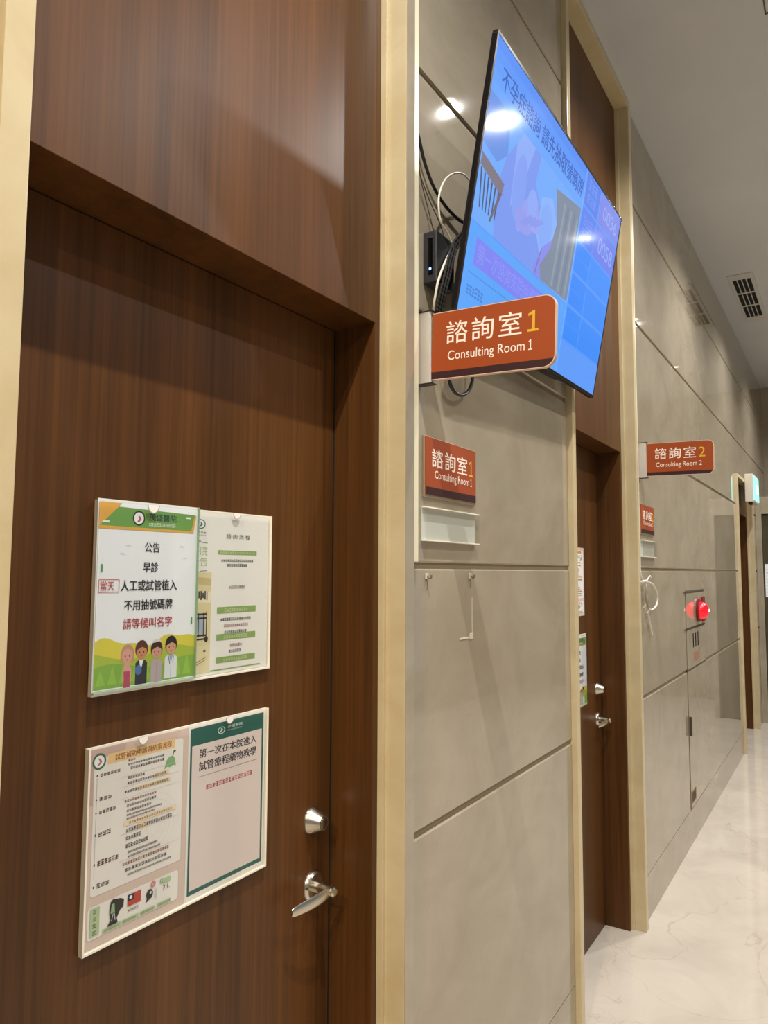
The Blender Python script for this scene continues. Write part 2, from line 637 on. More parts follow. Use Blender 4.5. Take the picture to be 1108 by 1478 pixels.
def lever(y, z, door):
    bm = bmesh.new()
    lathe(bm, (SLABX, y, z), XW, [(-0.002, 0.032), (0.002, 0.032), (0.006, 0.030), (0.010, 0.026), (0.011, 0.012)], 32)
    h = obj('door_handle', bm, STEEL, door, smooth=True)
    bm = bmesh.new()
    lathe(bm, (SLABX + 0.009, y, z), XW, [(0, 0.0115), (0.020, 0.0115), (0.0205, 0.0105), (0.022, 0.0105), (0.0225, 0.0115), (0.050, 0.0105), (0.053, 0.007)], 24)
    obj('neck', bm, STEEL, h, smooth=True)
    # the curved, flattened lever that runs back towards the hinge side
    path = smooth_path([(0.048, 0.010, 0.000), (0.052, -0.010, 0.001), (0.052, -0.035, -0.001), (0.048, -0.065, -0.003), (0.040, -0.095, -0.006), (0.034, -0.110, -0.008)], 6)
    bm = bmesh.new()
    prev = first = None
    for i, p in enumerate(path):
        t = i / (len(path) - 1)
        hw = 0.0095 + 0.0035 * math.sin(math.pi * min(t * 1.1, 1))
        if t > 0.9: hw *= 1 - (t - 0.9) * 3.5
        th = 0.0045 * (1 - 0.45 * t)
        ring = []
        for k in range(12):
            a = 2 * math.pi * k / 12
            ring.append(bm.verts.new((SLABX + p.x + th * math.cos(a), y + p.y, z + p.z + hw * math.sin(a))))
        if prev:
            for k in range(12):
                bm.faces.new((prev[k], prev[(k + 1) % 12], ring[(k + 1) % 12], ring[k]))
        else:
            first = ring
        prev = ring
    bm.faces.new(first[::-1]); bm.faces.new(prev)
    obj('lever', bm, STEEL, h, smooth=True)


deadbolt(1.292, 1.078, door1)
lever(1.296, 0.940, door1)
deadbolt(1.292 + 2.13, 1.078, door2)
lever(1.296 + 2.13, 0.940, door2)


# ------------------------------------------------------------------ notices on the doors
GREEN, DGREEN, ORANGE, RED, BLACK, GREY = '6fa052', '2c4d44', 'e0a84a', 'b0303c', '1c1c22', '6d6a68'


def logo(art, cx, cy, rr, dark, mid):
    art.ring(cx, cy, rr * 0.80, rr, dark)
    art.ell(cx, cy, rr * 0.78, rr * 0.78, PAPER)
    art.poly([(cx - rr * 0.15, cy + rr * 0.5), (cx + rr * 0.3, cy + rr * 0.15), (cx + rr * 0.42, cy - rr * 0.15), (cx + rr * 0.05, cy - rr * 0.5), (cx - rr * 0.3, cy - rr * 0.45), (cx + rr * 0.05, cy - rr * 0.1)], mid)


def figure(art, x, y, s, hair, skin, body, kind):
    """a small round-headed figure printed on the notice"""
    S = ink(skin); Hh = ink(hair); B = ink(body)
    if kind == 'dress':
        art.ell(x, y + 0.030 * s, 0.0115 * s, 0.0135 * s, Hh)
        art.poly([(x - 0.0115 * s, y + 0.030 * s), (x - 0.012 * s, y + 0.018 * s), (x + 0.012 * s, y + 0.018 * s), (x + 0.0115 * s, y + 0.030 * s)], Hh)
        art.poly([(x - 0.003 * s, y + 0.018 * s), (x - 0.008 * s, y + 0.006 * s), (x - 0.007 * s, y - 0.012 * s), (x + 0.007 * s, y - 0.012 * s), (x + 0.008 * s, y + 0.006 * s), (x + 0.003 * s, y + 0.018 * s)], S)
        art.poly([(x - 0.006 * s, y + 0.005 * s), (x - 0.005 * s, y - 0.006 * s), (x - 0.006 * s, y - 0.02 * s), (x + 0.006 * s, y - 0.02 * s), (x + 0.005 * s, y - 0.006 * s), (x + 0.006 * s, y + 0.005 * s)], B)
    else:
        art.ell(x, y + 0.0305 * s, 0.0115 * s, 0.0135 * s, Hh)
        wd = 0.0105 if kind != 'coat' else 0.012
        art.poly([(x - 0.006 * s, y + 0.015 * s), (x - wd * s, y + 0.011 * s), (x - wd * s, y - 0.02 * s), (x + wd * s, y - 0.02 * s), (x + wd * s, y + 0.011 * s), (x + 0.006 * s, y + 0.015 * s)], B)
        if kind == 'suit':
            art.poly([(x - 0.004 * s, y + 0.015 * s), (x - 0.001 * s, y), (x + 0.004 * s, y + 0.015 * s)], PAPER)
            art.ell(x - 0.005 * s, y + 0.001 * s, 0.006 * s, 0.007 * s, ink('4f74b4'))
        if kind == 'coat':
            art.poly([(x - 0.004 * s, y + 0.015 * s), (x, y + 0.002 * s), (x + 0.004 * s, y + 0.015 * s)], ink('86a6d6'))
            art.line(x - 0.005 * s, y + 0.014 * s, x - 0.002 * s, y + 0.001 * s, 0.0012 * s, ink('2c3a52'))
            art.line(x + 0.005 * s, y + 0.014 * s, x + 0.004 * s, y + 0.002 * s, 0.0012 * s, ink('2c3a52'))
            art.line(x, y + 0.001 * s, x, y - 0.02 * s, 0.0006 * s, ink('9aa4b4'))
        if kind == 'nurse':
            art.ell(x, y + 0.0425 * s, 0.008 * s, 0.0032 * s, ink('e6d4d8'))
            art.line(x, y + 0.012 * s, x, y - 0.02 * s, 0.0008 * s, ink('a88894'))
    art.ell(x, y + 0.0265 * s, 0.0094 * s, 0.0105 * s, S)
    if kind in ('suit', 'coat', 'nurse'):
        art.poly([(x - 0.0104 * s, y + 0.029 * s), (x - 0.0085 * s, y + 0.040 * s), (x + 0.005 * s, y + 0.0425 * s), (x + 0.0104 * s, y + 0.035 * s), (x + 0.0102 * s, y + 0.030 * s), (x + 0.001 * s, y + 0.034 * s)], Hh)
    for e in (-1, 1):
        art.ell(x + e * 0.0038 * s, y + 0.0265 * s, 0.0011 * s, 0.0014 * s, ink('2a1c18'), 10, lift=False)
    art.up()
    art.ell(x, y + 0.0212 * s, 0.002 * s, 0.0009 * s, ink('b45a50'), 10)


def notice_announcement(x, y, z, small=False):
    """portrait notice 210 x 297 with the green band and the four figures; (y, z) = lower left"""
    a = wall_art(x, y, z)
    W, H = 0.205, 0.297
    a.base([(0, 0), (W, 0), (W, H), (0, H)], 0.0006, PAPER)
    # hills
    y1, y2, y3 = ink('d8cc4a'), ink('a8bc44'), ink('86b04a')
    a.poly([(0, 0.002), (W, 0.002), (W, 0.075)] + [(W * t, 0.072 + 0.007 * math.sin(9 * t + 0.7) + 0.003 * math.sin(21 * t)) for t in [1 - k / 24 for k in range(25)]], y1)
    a.poly([(0, 0.002), (W, 0.002), (W, 0.055)] + [(W * t, 0.052 + 0.008 * math.sin(7 * t + 2.4)) for t in [1 - k / 24 for k in range(25)]], y2)
    a.poly([(0, 0.002), (W, 0.002), (W, 0.035)] + [(W * t, 0.034 + 0.006 * math.sin(8 * t + 0.4)) for t in [1 - k / 24 for k in range(25)]], y3)
    for k in range(9):
        q = 0.012 + k * 0.022
        a.poly([(q - 0.009, 0.008), (q + 0.009, 0.008), (q, 0.032 + 0.006 * (k % 3))], ink('96c052'), False)
    a.up()
    figure(a, 0.062, 0.020, 1.12, 'c09080', 'd9a292', 'b4506a', 'dress')
    figure(a, 0.090, 0.024, 1.12, '5a3228', 'c98a6a', '30323e', 'suit')
    figure(a, 0.121, 0.023, 1.08, '3a2422', 'd09a88', 'b8aab0', 'nurse')
    figure(a, 0.152, 0.027, 1.12, '241c1e', 'd29c7c', 'dfe3ea', 'coat')
    # head band
    a.poly([(0, 0.2545), (W * 0.955, 0.2545), (W * 0.985, 0.2865), (W * 0.2, 0.291), (0, 0.291)], ink(ORANGE))
    a.poly([(0.001, 0.2595), (W * 0.930, 0.2585), (W * 0.968, 0.2875), (W * 0.175, 0.291)], ink(GREEN))
    a.poly([(0, 0.2595), (0, H), (W * 0.205, H)], ink('e2a94c'))
    logo(a, 0.076, 0.2745, 0.0125, ink('26343c'), ink('c05a4a'))
    a.text('茂盛醫院', 0.097, 0.2720, 0.156, 0.2840, ink('1f3f4a'), 1.0)
    a.dashes(0.097, 0.156, 0.2630, 0.006, ink('dfe8d8'), 0.0032, 3)
    a.rect(0.178, 0.280, 0.189, 0.283, PAPER)
    a.rect(0.006, 0.2645, 0.019, 0.2675, PAPER)
    B = ink(BLACK)
    a.text('公告', 0.090, 0.2185, 0.121, 0.2355, B, 0.7)
    a.text('早診', 0.088, 0.1855, 0.119, 0.2025, B, 1.0)
    a.text('人工或試管植入', 0.0445, 0.1545, 0.1605, 0.1725, B, 1.0)
    a.text('不用抽號碼牌', 0.0525, 0.1230, 0.1515, 0.1400, B, 1.0)
    a.text('請等候叫名字', 0.0515, 0.0930, 0.1515, 0.1100, ink(RED), 0.6)
    R = ink('c8584e')
    for l in ((0.003, 0.1535, 0.041, 0.1535), (0.003, 0.1735, 0.041, 0.1735), (0.003, 0.1535, 0.003, 0.1735), (0.041, 0.1535, 0.041, 0.1735)):
        a.line(*l, 0.0011, R)
    a.text('當天', 0.006, 0.1565, 0.032, 0.1710, ink('b8483e'), 0.4)
    for q, v in ((0.052, 0.229), (0.165, 0.231), (0.041, 0.216), (0.172, 0.210)):
        a.line(q, v, q + 0.010, v - 0.001, 0.0007, ink('b8b8bc'))
    for q, v in ((0.006, 0.186), (0.195, 0.094)):
        a.rect(q, v, q + 0.003, v + 0.012, ink('5e9a5a'))
    return a


def notice_flow(x, y, z):
    """the consultation flow sheet partly behind the announcement; the left band holds a photo of a hall"""
    a = wall_art(x, y, z)
    W, H = 0.210, 0.297
    a.base([(0, 0), (W, 0), (W, H), (0, H)], 0.0005, ink('eceae6'))
    a.vm = ([0, .168, .19, .216, .272, .297], [0, .188, .206, .227, .277, .297])
    a.um = ([0, 1], [0.002, 1.14])
    bw = 0.046
    logo(a, 0.020, 0.272, 0.0105, ink('3f5f4c'), ink('4f6f5c'))
    a.dashes(0.008, 0.034, 0.252, 0.0045, ink('56605a'), 0.0062, 5)
    a.dashes(0.008, 0.034, 0.248, 0.002, ink('8a908c'), 0.003, 6)
    gl = ink('9cb47a')
    a.text('醫院', 0.002, 0.206, 0.036, 0.226, gl, 0)
    a.text('公告', 0.002, 0.182, 0.036, 0.202, gl, 0)
    for s, v in ((1, 0.233), (-1, 0.172)):
        a.line(0.003, v, 0.016, v + s * 0.001, 0.0013, ink('5f7f5c'))
        a.line(0.016, v + s * 0.001, 0.019, v + s * 0.005, 0.0013, ink('5f7f5c'))
        a.line(0.019, v + s * 0.005, 0.022, v + s * 0.001, 0.0013, ink('5f7f5c'))
        a.line(0.022, v + s * 0.001, 0.036, v, 0.0013, ink('5f7f5c'))
    # photo of the hall
    a.rect(-0.0, 0.004, bw, 0.168, ink('dcd0a4'))
    a.poly([(0, 0.150), (bw, 0.146), (bw, 0.158), (0, 0.162)], ink('c9b888'))
    a.poly([(0, 0.120), (bw, 0.118), (bw, 0.136), (0, 0.137)], ink('e9e2c6'))
    rnd = random.Random(4)
    for k in range(9):
        q = 0.001 + k * 0.0043
        a.rect(q, 0.122 + rnd.random() * 0.005, q + 0.0034, 0.134 + rnd.random() * 0.004, ink(rnd.choice(['6a6068', '94878c', '4e4640', 'b8a8a0'])), False)
    a.up()
    a.rect(0, 0.066, 0.034, 0.100, ink('a9b2c4'))
    a.rect(0, 0.066, 0.014, 0.080, ink('3e5a8c'))
    for q in (0.0, 0.010, 0.019, 0.030):
        a.rect(q, 0.062, q + 0.0018, 0.102, ink('2e2a2c'), False)
    a.up()
    for v in (0.0985, 0.092, 0.064, 0.058):
        a.rect(0, v, 0.036, v + 0.0028, ink('332c2a'), False)
    a.up()
    a.rect(0.036, 0.055, 0.038, 0.104, ink('4a4038'))
    a.ell(0.037, 0.059, 0.004, 0.005, ink('2c2826'))
    a.poly([(0, 0.004), (bw, 0.004), (bw, 0.050), (0, 0.047)], ink('e3d7ae'))
    for v0, v1 in ((0.012, 0.026), (0.016, 0.030)):
        a.line(0, v0, 0.038, v1, 0.0010, ink('6a5a44'))
    a.ell(0.034, 0.040, 0.003, 0.002, ink('5a4e40'))
    # right column
    a.vm = ([0, .0137, .031, .066, .108, .141, .185, .204, .243, .297], [0, .0065, .024, .067, .117, .160, .211, .226, .257, .297])
    a.um = ([0, 0.06, 0.148, 0.21], [0, 0.070, 0.1755, 0.23])
    K = ink('4e4c4e')
    a.text('諮·詢·流·程', 0.077, 0.237, 0.131, 0.249, ink('55524f'), 0)
    gb = ink('8aa860')
    for v, seed in ((0.199, 1), (0.103, 2), (0.061, 3), (0.026, 4)):
        a.rect(0.060, v, 0.148, v + 0.0095, gb)
        a.dashes(0.076 if seed != 1 else 0.064, 0.132 if seed != 1 else 0.145, v + 0.0022, 0.005, ink('c4d4a6'), 0.0054, seed)
    for v, q0, q1, col in ((0.183, 0.067, 0.141, K), (0.175, 0.080, 0.128, K), (0.139, 0.085, 0.124, ink('9a7c80')), (0.091, 0.068, 0.138, K), (0.081, 0.076, 0.131, ink('b27a80')), (0.071, 0.077, 0.129, K), (0.050, 0.090, 0.118, ink('b27a80')), (0.041, 0.088, 0.119, K)):
        a.dashes(q0, q1, v, 0.0046, col, 0.0046, int(v * 1000))
    a.rect(0.048, 0.0125, 0.165, 0.015, gb)
    return a


def notice_subsidy(x, y, z):
    a = wall_art(x, y, z)
    W, H = 0.2005, 0.300
    PINK, CARD, CARD2 = ink('d8c2b8'), ink('ebe6e2'), ink('eee9e5')
    a.base([(0, 0), (W, 0), (W, H), (0, H)], 0.0005, PINK)
    a.poly([(0.0, 0.215), (0, H), (0.075, H), (0.012, 0.215)], ink('c4a8a0'))
    a.poly([(0.06, 0.272), (0.07, H), (0.19, H), (0.16, 0.276)], ink('d3bab0'))

    def card(u0, v0, u1, v1, r_, m):
        pts = []
        for cx, cy, s in ((u1 - r_, v1 - r_, 0), (u0 + r_, v1 - r_, 90), (u0 + r_, v0 + r_, 180), (u1 - r_, v0 + r_, 270)):
            for k in range(6):
                t = math.radians(s + 18 * k)
                pts.append((cx + r_ * math.cos(t), cy + r_ * math.sin(t)))
        a.poly(pts, m)
    card(0.009, 0.0755, 0.1905, 0.285, 0.005, ink('c3b0a8'))
    card(0.010, 0.0770, 0.1895, 0.285, 0.005, CARD)
    card(0.006, 0.012, 0.1865, 0.0625, 0.006, ink('c3b0a8'))
    card(0.007, 0.0135, 0.1855, 0.0625, 0.006, CARD2)
    for k in range(5):
        a.ring(0.128, 0.150, 0.054 - k * 0.010, 0.0546 - k * 0.010, ink('dfd9d6'), 36)
    a.rect(0.034, 0.272, 0.171, 0.288, ink('ecc692'))
    a.text('試管補助申請與結案流程', 0.048, 0.275, 0.163, 0.285, ink('8a4a2e'), 0.8)
    a.ring(0.0185, 0.280, 0.0090, 0.0125, ink('4a6a4e'))
    a.ell(0.0185, 0.280, 0.0092, 0.0092, PAPER)
    a.poly([(0.016, 0.286), (0.0215, 0.2825), (0.0235, 0.2785), (0.0185, 0.274), (0.0145, 0.274), (0.0195, 0.279)], ink('b9664e'))
    # green shape printed at upper right
    a.poly([(0.148, 0.239), (0.152, 0.252), (0.158, 0.258), (0.166, 0.259), (0.171, 0.254), (0.1735, 0.241), (0.168, 0.243), (0.160, 0.2405), (0.154, 0.2425)], ink('86b27c'))
    a.line(0.1665, 0.259, 0.1685, 0.2655, 0.0018, ink('4f5a48'))
    a.ell(0.170, 0.266, 0.003, 0.0018, ink('5a6a52'))
    a.vm = ([0, .078, .107, .14, .177, .2, .24, .27], [0.010, .091, .124, .169, .202, .222, .259, .280])
    DK, BR = ink('4a3236'), ink('9a5634')
    a.line(0.0155, 0.090, 0.0155, 0.236, 0.0008, ink('b4a8a4'))
    rows = [(0.240, '初步資格審查', 0.046), (0.200, '送入療程', 0.038), (0.177, '請領補助', 0.038), (0.140, '試管申請', 0.037), (0.112, None, 0), (0.078, '再次申請', 0.034)]
    for v, s, q in rows:
        if s:
            a.ell(0.0155, v, 0.0014, 0.0016, ink('3a2c2e'), 10)
            if s in ('初步資格審查', '請領補助'):
                a.dashes(0.021, 0.021 + q * 0.9, v - 0.003, 0.0064, DK, 0.0064, int(v * 999))
            else:
                a.dashes(0.021, 0.021 + q * 0.8, v - 0.003, 0.0064, DK, 0.0080, int(v * 999))
    a.ell(0.0155, 0.107, 0.0014, 0.0016, ink('3a2c2e'), 10)
    a.dashes(0.021, 0.061, 0.104, 0.0068, ink('6a2c30'), 0.0066, 11)
    for v in (0.226, 0.208, 0.188, 0.130, 0.098):
        a.line(0.060, v, 0.183, v, 0.0005, ink('d2cac8'))
    # body lines
    def row(v, q0, q1, c=DK, h=0.0045, cell=0.0050, hl=None):
        if hl:
            a.rect(hl[0], v - 0.001, hl[1], v + h + 0.001, ink('ecd0a8'))
        a.dashes(q0, q1, v, h, c, cell, int(v * 7777))
    row(0.254, 0.073, 0.092); row(0.245, 0.073, 0.148); row(0.236, 0.078, 0.148)
    row(0.220, 0.073, 0.112); row(0.211, 0.073, 0.157, hl=(0.125, 0.158))
    row(0.197, 0.068, 0.160, hl=(0.094, 0.161))
    row(0.180, 0.068, 0.134, ink('8a3a36')); row(0.171, 0.073, 0.135); row(0.162, 0.073, 0.126)
    row(0.155, 0.073, 0.145, h=0.003, cell=0.003); row(0.149, 0.073, 0.130, h=0.003, cell=0.003)
    a.rect(0.068, 0.1385, 0.176, 0.1465, ink('edd9bc'))
    row(0.140, 0.078, 0.170, BR)
    row(0.131, 0.073, 0.172, hl=(0.096, 0.114)); row(0.122, 0.073, 0.106); row(0.113, 0.073, 0.120)
    row(0.106, 0.078, 0.140, h=0.003, cell=0.003); row(0.100, 0.078, 0.146, h=0.003, cell=0.003)
    row(0.091, 0.068, 0.166, BR); row(0.082, 0.073, 0.158, cell=0.0066); row(0.075, 0.078, 0.168, h=0.003, cell=0.003)
    # lower card
    a.vm = None
    gl = ink('b2c69c')
    a.rect(0.011, 0.018, 0.028, 0.060, gl)
    for k in range(4):
        a.dashes(0.016, 0.024, 0.051 - k * 0.0105, 0.006, ink('3e5a38'), 0.0072, 20 + k)
    for q, wd in ((0.034, 0.034), (0.070, 0.032), (0.105, 0.031), (0.140, 0.030)):
        a.rect(q, 0.0155, q + wd, 0.0215, gl)
        a.dashes(q + 0.003, q + wd - 0.002, 0.0167, 0.0035, ink('6f8a60'), 0.0036, int(q * 1000))
    # dark winged statuette print
    kk = ink('221e22')
    a.poly([(0.042, 0.0225), (0.062, 0.0225), (0.060, 0.030), (0.066, 0.040), (0.072, 0.043), (0.073, 0.054), (0.066, 0.058), (0.058, 0.059), (0.053, 0.0615), (0.048, 0.058), (0.046, 0.050), (0.046, 0.040), (0.048, 0.030)], kk)
    a.poly([(0.048, 0.040), (0.056, 0.040), (0.055, 0.054), (0.050, 0.054)], ink('8fb487'))
    a.line(0.050, 0.028, 0.053, 0.039, 0.0012, ink('c8ccc8'))
    a.line(0.057, 0.028, 0.055, 0.039, 0.0012, ink('c8ccc8'))
    # flag print
    a.rect(0.080, 0.039, 0.106, 0.057, ink('bf3e2c'))
    a.rect(0.080, 0.047, 0.092, 0.057, ink('1c2440'))
    a.ell(0.086, 0.052, 0.0028, 0.0028, PAPER, 14)
    a.dashes(0.081, 0.104, 0.031, 0.0038, ink('5a5658'), 0.0042, 31)
    # ribbon shape and pin
    a.ell(0.124, 0.043, 0.007, 0.008, kk)
    a.poly([(0.119, 0.038), (0.116, 0.031), (0.126, 0.036)], kk)
    a.ell(0.126, 0.045, 0.0022, 0.0024, ink('d8d4d0'), 12)
    a.ring(0.131, 0.057, 0.002, 0.0052, ink('d8838a'), 16)
    a.ell(0.137, 0.040, 0.0022, 0.008, ink('c9ccd2'))
    a.ring(0.149, 0.056, 0.0025, 0.004, ink('8aa080'), 14)
    a.rect(0.151, 0.051, 0.168, 0.058, ink('a9cc98'))
    a.text('7.1.', 0.152, 0.040, 0.166, 0.047, ink('3c5a40'), 0.6)
    return a


def notice_teaching(x, y, z):
    a = wall_art(x, y, z)
    W, H = 0.2020, 0.300
    TEAL = ink('1f5e56')
    a.base([(0, 0), (W, 0), (W, H), (0, H)], 0.0005, ink('ebe4e0'))
    a.vm = ([0, .011, .017, .157, .175, .198, .227, .245, .266, .29, .3], [0, .008, .0155, .187, .208, .2265, .248, .265, .282, .296, .3])
    a.rect(0.005, 0.011, 0.197, 0.290, TEAL)
    a.rect(0.0095, 0.017, 0.1922, 0.245, ink('e2d2ce'))
    a.ring(0.081, 0.266, 0.0075, 0.0095, ink('c8d8d2'))
    a.poly([(0.079, 0.272), (0.085, 0.267), (0.079, 0.260), (0.077, 0.262), (0.081, 0.266)], ink('d8e4de'))
    a.text('茂盛醫院', 0.097, 0.266, 0.137, 0.2755, ink('d4e2dc'), 0.4)
    a.dashes(0.097, 0.137, 0.260, 0.003, ink('a8c2ba'), 0.003, 5)
    B = ink('23283a')
    a.text('第一次在本院進入', 0.027, 0.217, 0.177, 0.236, B, 0.9)
    a.text('試管療程藥物教學', 0.027, 0.187, 0.177, 0.208, B, 0.9)
    for k in range(64):
        q = 0.026 + k * 0.0024
        a.rect(q, 0.1745, q + 0.0015, 0.1758, ink('6a6468'), False)
    a.up()
    a.dashes(0.045, 0.168, 0.153, 0.0075, ink('c25862'), 0.0082, 9)
    return a


def holder(name_loc, y, z, label):
    """two-pocket acrylic notice holder, 420 x 310"""
    t = thing('notice_holder', (SLABX, y, z), label, 'notice holder')
    W, H = 0.4115, 0.308
    obj('back_panel', box((SLABX, y, z), (SLABX + 0.004, y + W, z + H), 0.0006), ACRYL_EDGE, t)
    bm = bmesh.new()
    add_box(bm, (SLABX + 0.004, y, z), (SLABX + 0.0105, y + 0.0035, z + H), 0.0005)
    add_box(bm, (SLABX + 0.004, y + W - 0.0035, z), (SLABX + 0.0105, y + W, z + H), 0.0005)
    add_box(bm, (SLABX + 0.004, y + 0.0035, z), (SLABX + 0.0105, y + W - 0.0035, z + 0.004), 0.0005)
    obj('rim', bm, ACRYL_EDGE, t)
    return t


def thumb_notch(y, z, x, parent, rr=0.009):
    bm = bmesh.new()
    n = 14
    pts = [(rr * math.cos(math.pi + math.pi * k / n), rr * 1.15 * math.sin(math.pi + math.pi * k / n)) for k in range(n + 1)]
    prism(bm, pts, (x, y, z), YW, ZW, XW, 0, 0.0006)
    obj('thumb_notch', bm, mat('notch_white', 'f6f2ea', 0.4), parent)
    bm = bmesh.new()
    for k in range(n):
        a, b = pts[k], pts[k + 1]
        prism(bm, [a, b, (b[0] * 1.14, b[1] * 1.14), (a[0] * 1.14, a[1] * 1.14)], (x, y, z), YW, ZW, XW, 0, 0.0008)
    obj('notch_edge', bm, mat('notch_grey', 'a9a6a0', 0.4), parent)


# upper holder on door 1
h1 = holder(None, 0.7230, 1.4220, 'white acrylic notice holder, upper of two on the near wooden door')
o = notice_flow(SLABX + 0.0045, 0.9195, 1.4270).build('notice', origin=(SLABX, 0.92, 1.427))
tag(o, 'white consultation flow notice with green bars, right half of upper holder', 'notice')
obj('pocket_cover', box((SLABX + 0.0085, 0.928, 1.4265), (SLABX + 0.0100, 1.1300, 1.7270)), ACRYL, h1)
thumb_notch(1.032, 1.7290, SLABX + 0.0102, h1)
o = notice_announcement(SLABX + 0.0130, 0.7225, 1.4300).build('notice', origin=(SLABX, 0.73, 1.43))
tag(o, 'announcement with orange and green band and four cartoon figures on near door', 'notice')
t = thing('notice_pocket', (SLABX + 0.010, 0.7205, 1.427), 'clear acrylic pocket over the four-figure announcement on the near door', 'notice pocket')
obj('pocket_back', box((SLABX + 0.0106, 0.7205, 1.427), (SLABX + 0.0126, 0.9285, 1.732), 0.0005), mat('pocket_grey', 'dfe4dc', 0.3), t)
obj('pocket_cover', box((SLABX + 0.0182, 0.7205, 1.427), (SLABX + 0.0194, 0.9285, 1.728)), ACRYL, t)
bm = bmesh.new()
add_box(bm, (SLABX + 0.0126, 0.7205, 1.427), (SLABX + 0.0182, 0.9285, 1.4295))
obj('pocket_base', bm, mat('acrylic_green_edge', 'b8c8b0', 0.3), t)
obj('pocket_edge', box((SLABX + 0.0126, 0.9275, 1.4295), (SLABX + 0.0182, 0.9285, 1.732)), mat('acrylic_green_side', '8fb08a', 0.3), t)
thumb_notch(0.823, 1.7280, SLABX + 0.0196, t, 0.011)

# lower holder on door 1
h2 = holder(None, 0.7225, 1.0355, 'white acrylic notice holder, lower of two on the near wooden door')
o = notice_subsidy(SLABX + 0.0046, 0.7265, 1.0400).build('notice', origin=(SLABX, 0.73, 1.038))
tag(o, 'pale pink subsidy notice with orange title band, left in lower holder', 'notice')
o = notice_teaching(SLABX + 0.0046, 0.9275, 1.0400).build('notice', origin=(SLABX, 0.93, 1.038))
tag(o, 'teal-bordered teaching notice, right half of the lower holder', 'notice')
obj('pocket_cover', box((SLABX + 0.0085, 0.7265, 1.0398), (SLABX + 0.0097, 1.1300, 1.3405)), ACRYL, h2)
thumb_notch(0.825, 1.3425, SLABX + 0.0098, h2)
thumb_notch(1.025, 1.3425, SLABX + 0.0098, h2)

# notices on door 2 (only their right parts show past the stone frame)
o = notice_subsidy(SLABX + 0.0010, 3.046, 1.425).build('notice', origin=(SLABX, 3.05, 1.425))
tag(o, 'pale pink text notice, upper of two on the second wooden door', 'notice')
t = thing('notice_pocket', (SLABX, 3.055, 1.035), 'clear acrylic pocket with pale rim on the second wooden door', 'notice pocket')
obj('pocket_back', box((SLABX, 3.052, 1.033), (SLABX + 0.002, 3.262, 1.345), 0.0005), ACRYL_EDGE, t)
obj('pocket_cover', box((SLABX + 0.0085, 3.052, 1.033), (SLABX + 0.0095, 3.262, 1.343)), ACRYL, t)
o = notice_announcement(SLABX + 0.0025, 3.0545, 1.040).build('notice', origin=(SLABX, 3.05, 1.04))
tag(o, 'green-banded announcement, lower of two notices on second wooden door', 'notice')

# ------------------------------------------------------------------ projecting signs and wall plaques
SIGN_O, SIGN_D = ink('994418'), ink('351a1c')
SIGN_O2 = ink('98441f')
YEL = ink('d8a72c')
SIGN_W = ink('f0e2d2')


def projecting_sign(y, z, num, label, tilt):
    t = thing('room_sign', (0, y, z), label, 'room sign', None)
    h = 0.160
    bm = bmesh.new()
    pr = [(0.0, -0.010), (0.034, -0.010), (0.037, -0.007), (0.037, 0.007), (0.034, 0.010), (0.0, 0.010)]
    prism(bm, pr, (0, y, z - 0.006), XW, YW, ZW, 0, h + 0.012)
    obj('wall_holder', bm, ALU, t)
    for d0, d1 in ((-0.0085, -0.006), (h + 0.006, h + 0.0085)):
        bm = bmesh.new()
        prism(bm, [(0, -0.011), (0.042, -0.011), (0.042, 0.011), (0, 0.011)], (0, y, z), XW, YW, ZW, d0, d1)
        obj('end_cap', bm, BLACKP, t)
    X0, X1 = 0.036, 0.338
    ux = Vector((math.cos(tilt), 0, -math.sin(tilt)))
    vz = Vector((math.sin(tilt), 0, math.cos(tilt)))
    W = X1 - X0
    rr = 0.026

    def outline(i, v0, v1, rt=True, rb=True):
        pts = [(0, v0)]
        if rb:
            pts += [(W - i - rr + rr * math.cos(math.radians(-90 + 9 * k)), v0 + rr + rr * math.sin(math.radians(-90 + 9 * k))) for k in range(11)]
        else:
            pts += [(W - i, v0)]
        if rt:
            pts += [(W - i - rr + rr * math.cos(math.radians(9 * k)), v1 - rr + rr * math.sin(math.radians(9 * k))) for k in range(11)]
        else:
            pts += [(W - i, v1)]
        return pts + [(0, v1)]
    a = Art((X0, y + 0.006, z), ux, vz, (0, -1, 0))
    a.base(outline(0, 0, h), 0.012, ink('d3b49c'))
    a.poly(outline(0.0016, 0.0016, h - 0.0016), SIGN_D)
    # the orange field stops above the dark strip; its lower right corner follows the rounded edge
    i = 0.0016
    v = 0.0185
    cx, cy = W - i - rr, 0.0016 + rr
    xr = cx + math.sqrt(max(rr * rr - (v - cy) ** 2, 0))
    pts = [(0, v), (xr, v)]
    a0 = math.degrees(math.asin((v - cy) / rr))
    pts += [(cx + rr * math.cos(math.radians(a0 * (1 - k / 5))), cy + rr * math.sin(math.radians(a0 * (1 - k / 5)))) for k in range(1, 6)]
    pts += [(cx + rr * math.cos(math.radians(9 * k)), h - i - rr + rr * math.sin(math.radians(9 * k))) for k in range(11)]
    pts += [(0, h - i)]
    a.poly(pts, SIGN_O)
    for ch, q in (('諮', 0.038), ('詢', 0.103), ('室', 0.170)):
        a.text(ch, q, 0.081, q + 0.054, 0.134, SIGN_W, 0.3)
    if num == '1':
        a.one(0.238, 0.083, 0.263, 0.130, YEL)
    else:
        a.text(num, 0.236, 0.083, 0.265, 0.130, YEL, 0)
    a.room(num, 0.043, 0.036, 0.250, 0.065, SIGN_W)
    a.build('sign_panel', t)
    return t


projecting_sign(1.487, 2.068, '1', 'orange Consulting Room 1 sign projecting from the wall below the television', 0.035)
projecting_sign(3.672, 2.085, '2', 'orange Consulting Room 2 sign projecting from the far marble wall', 0.02)


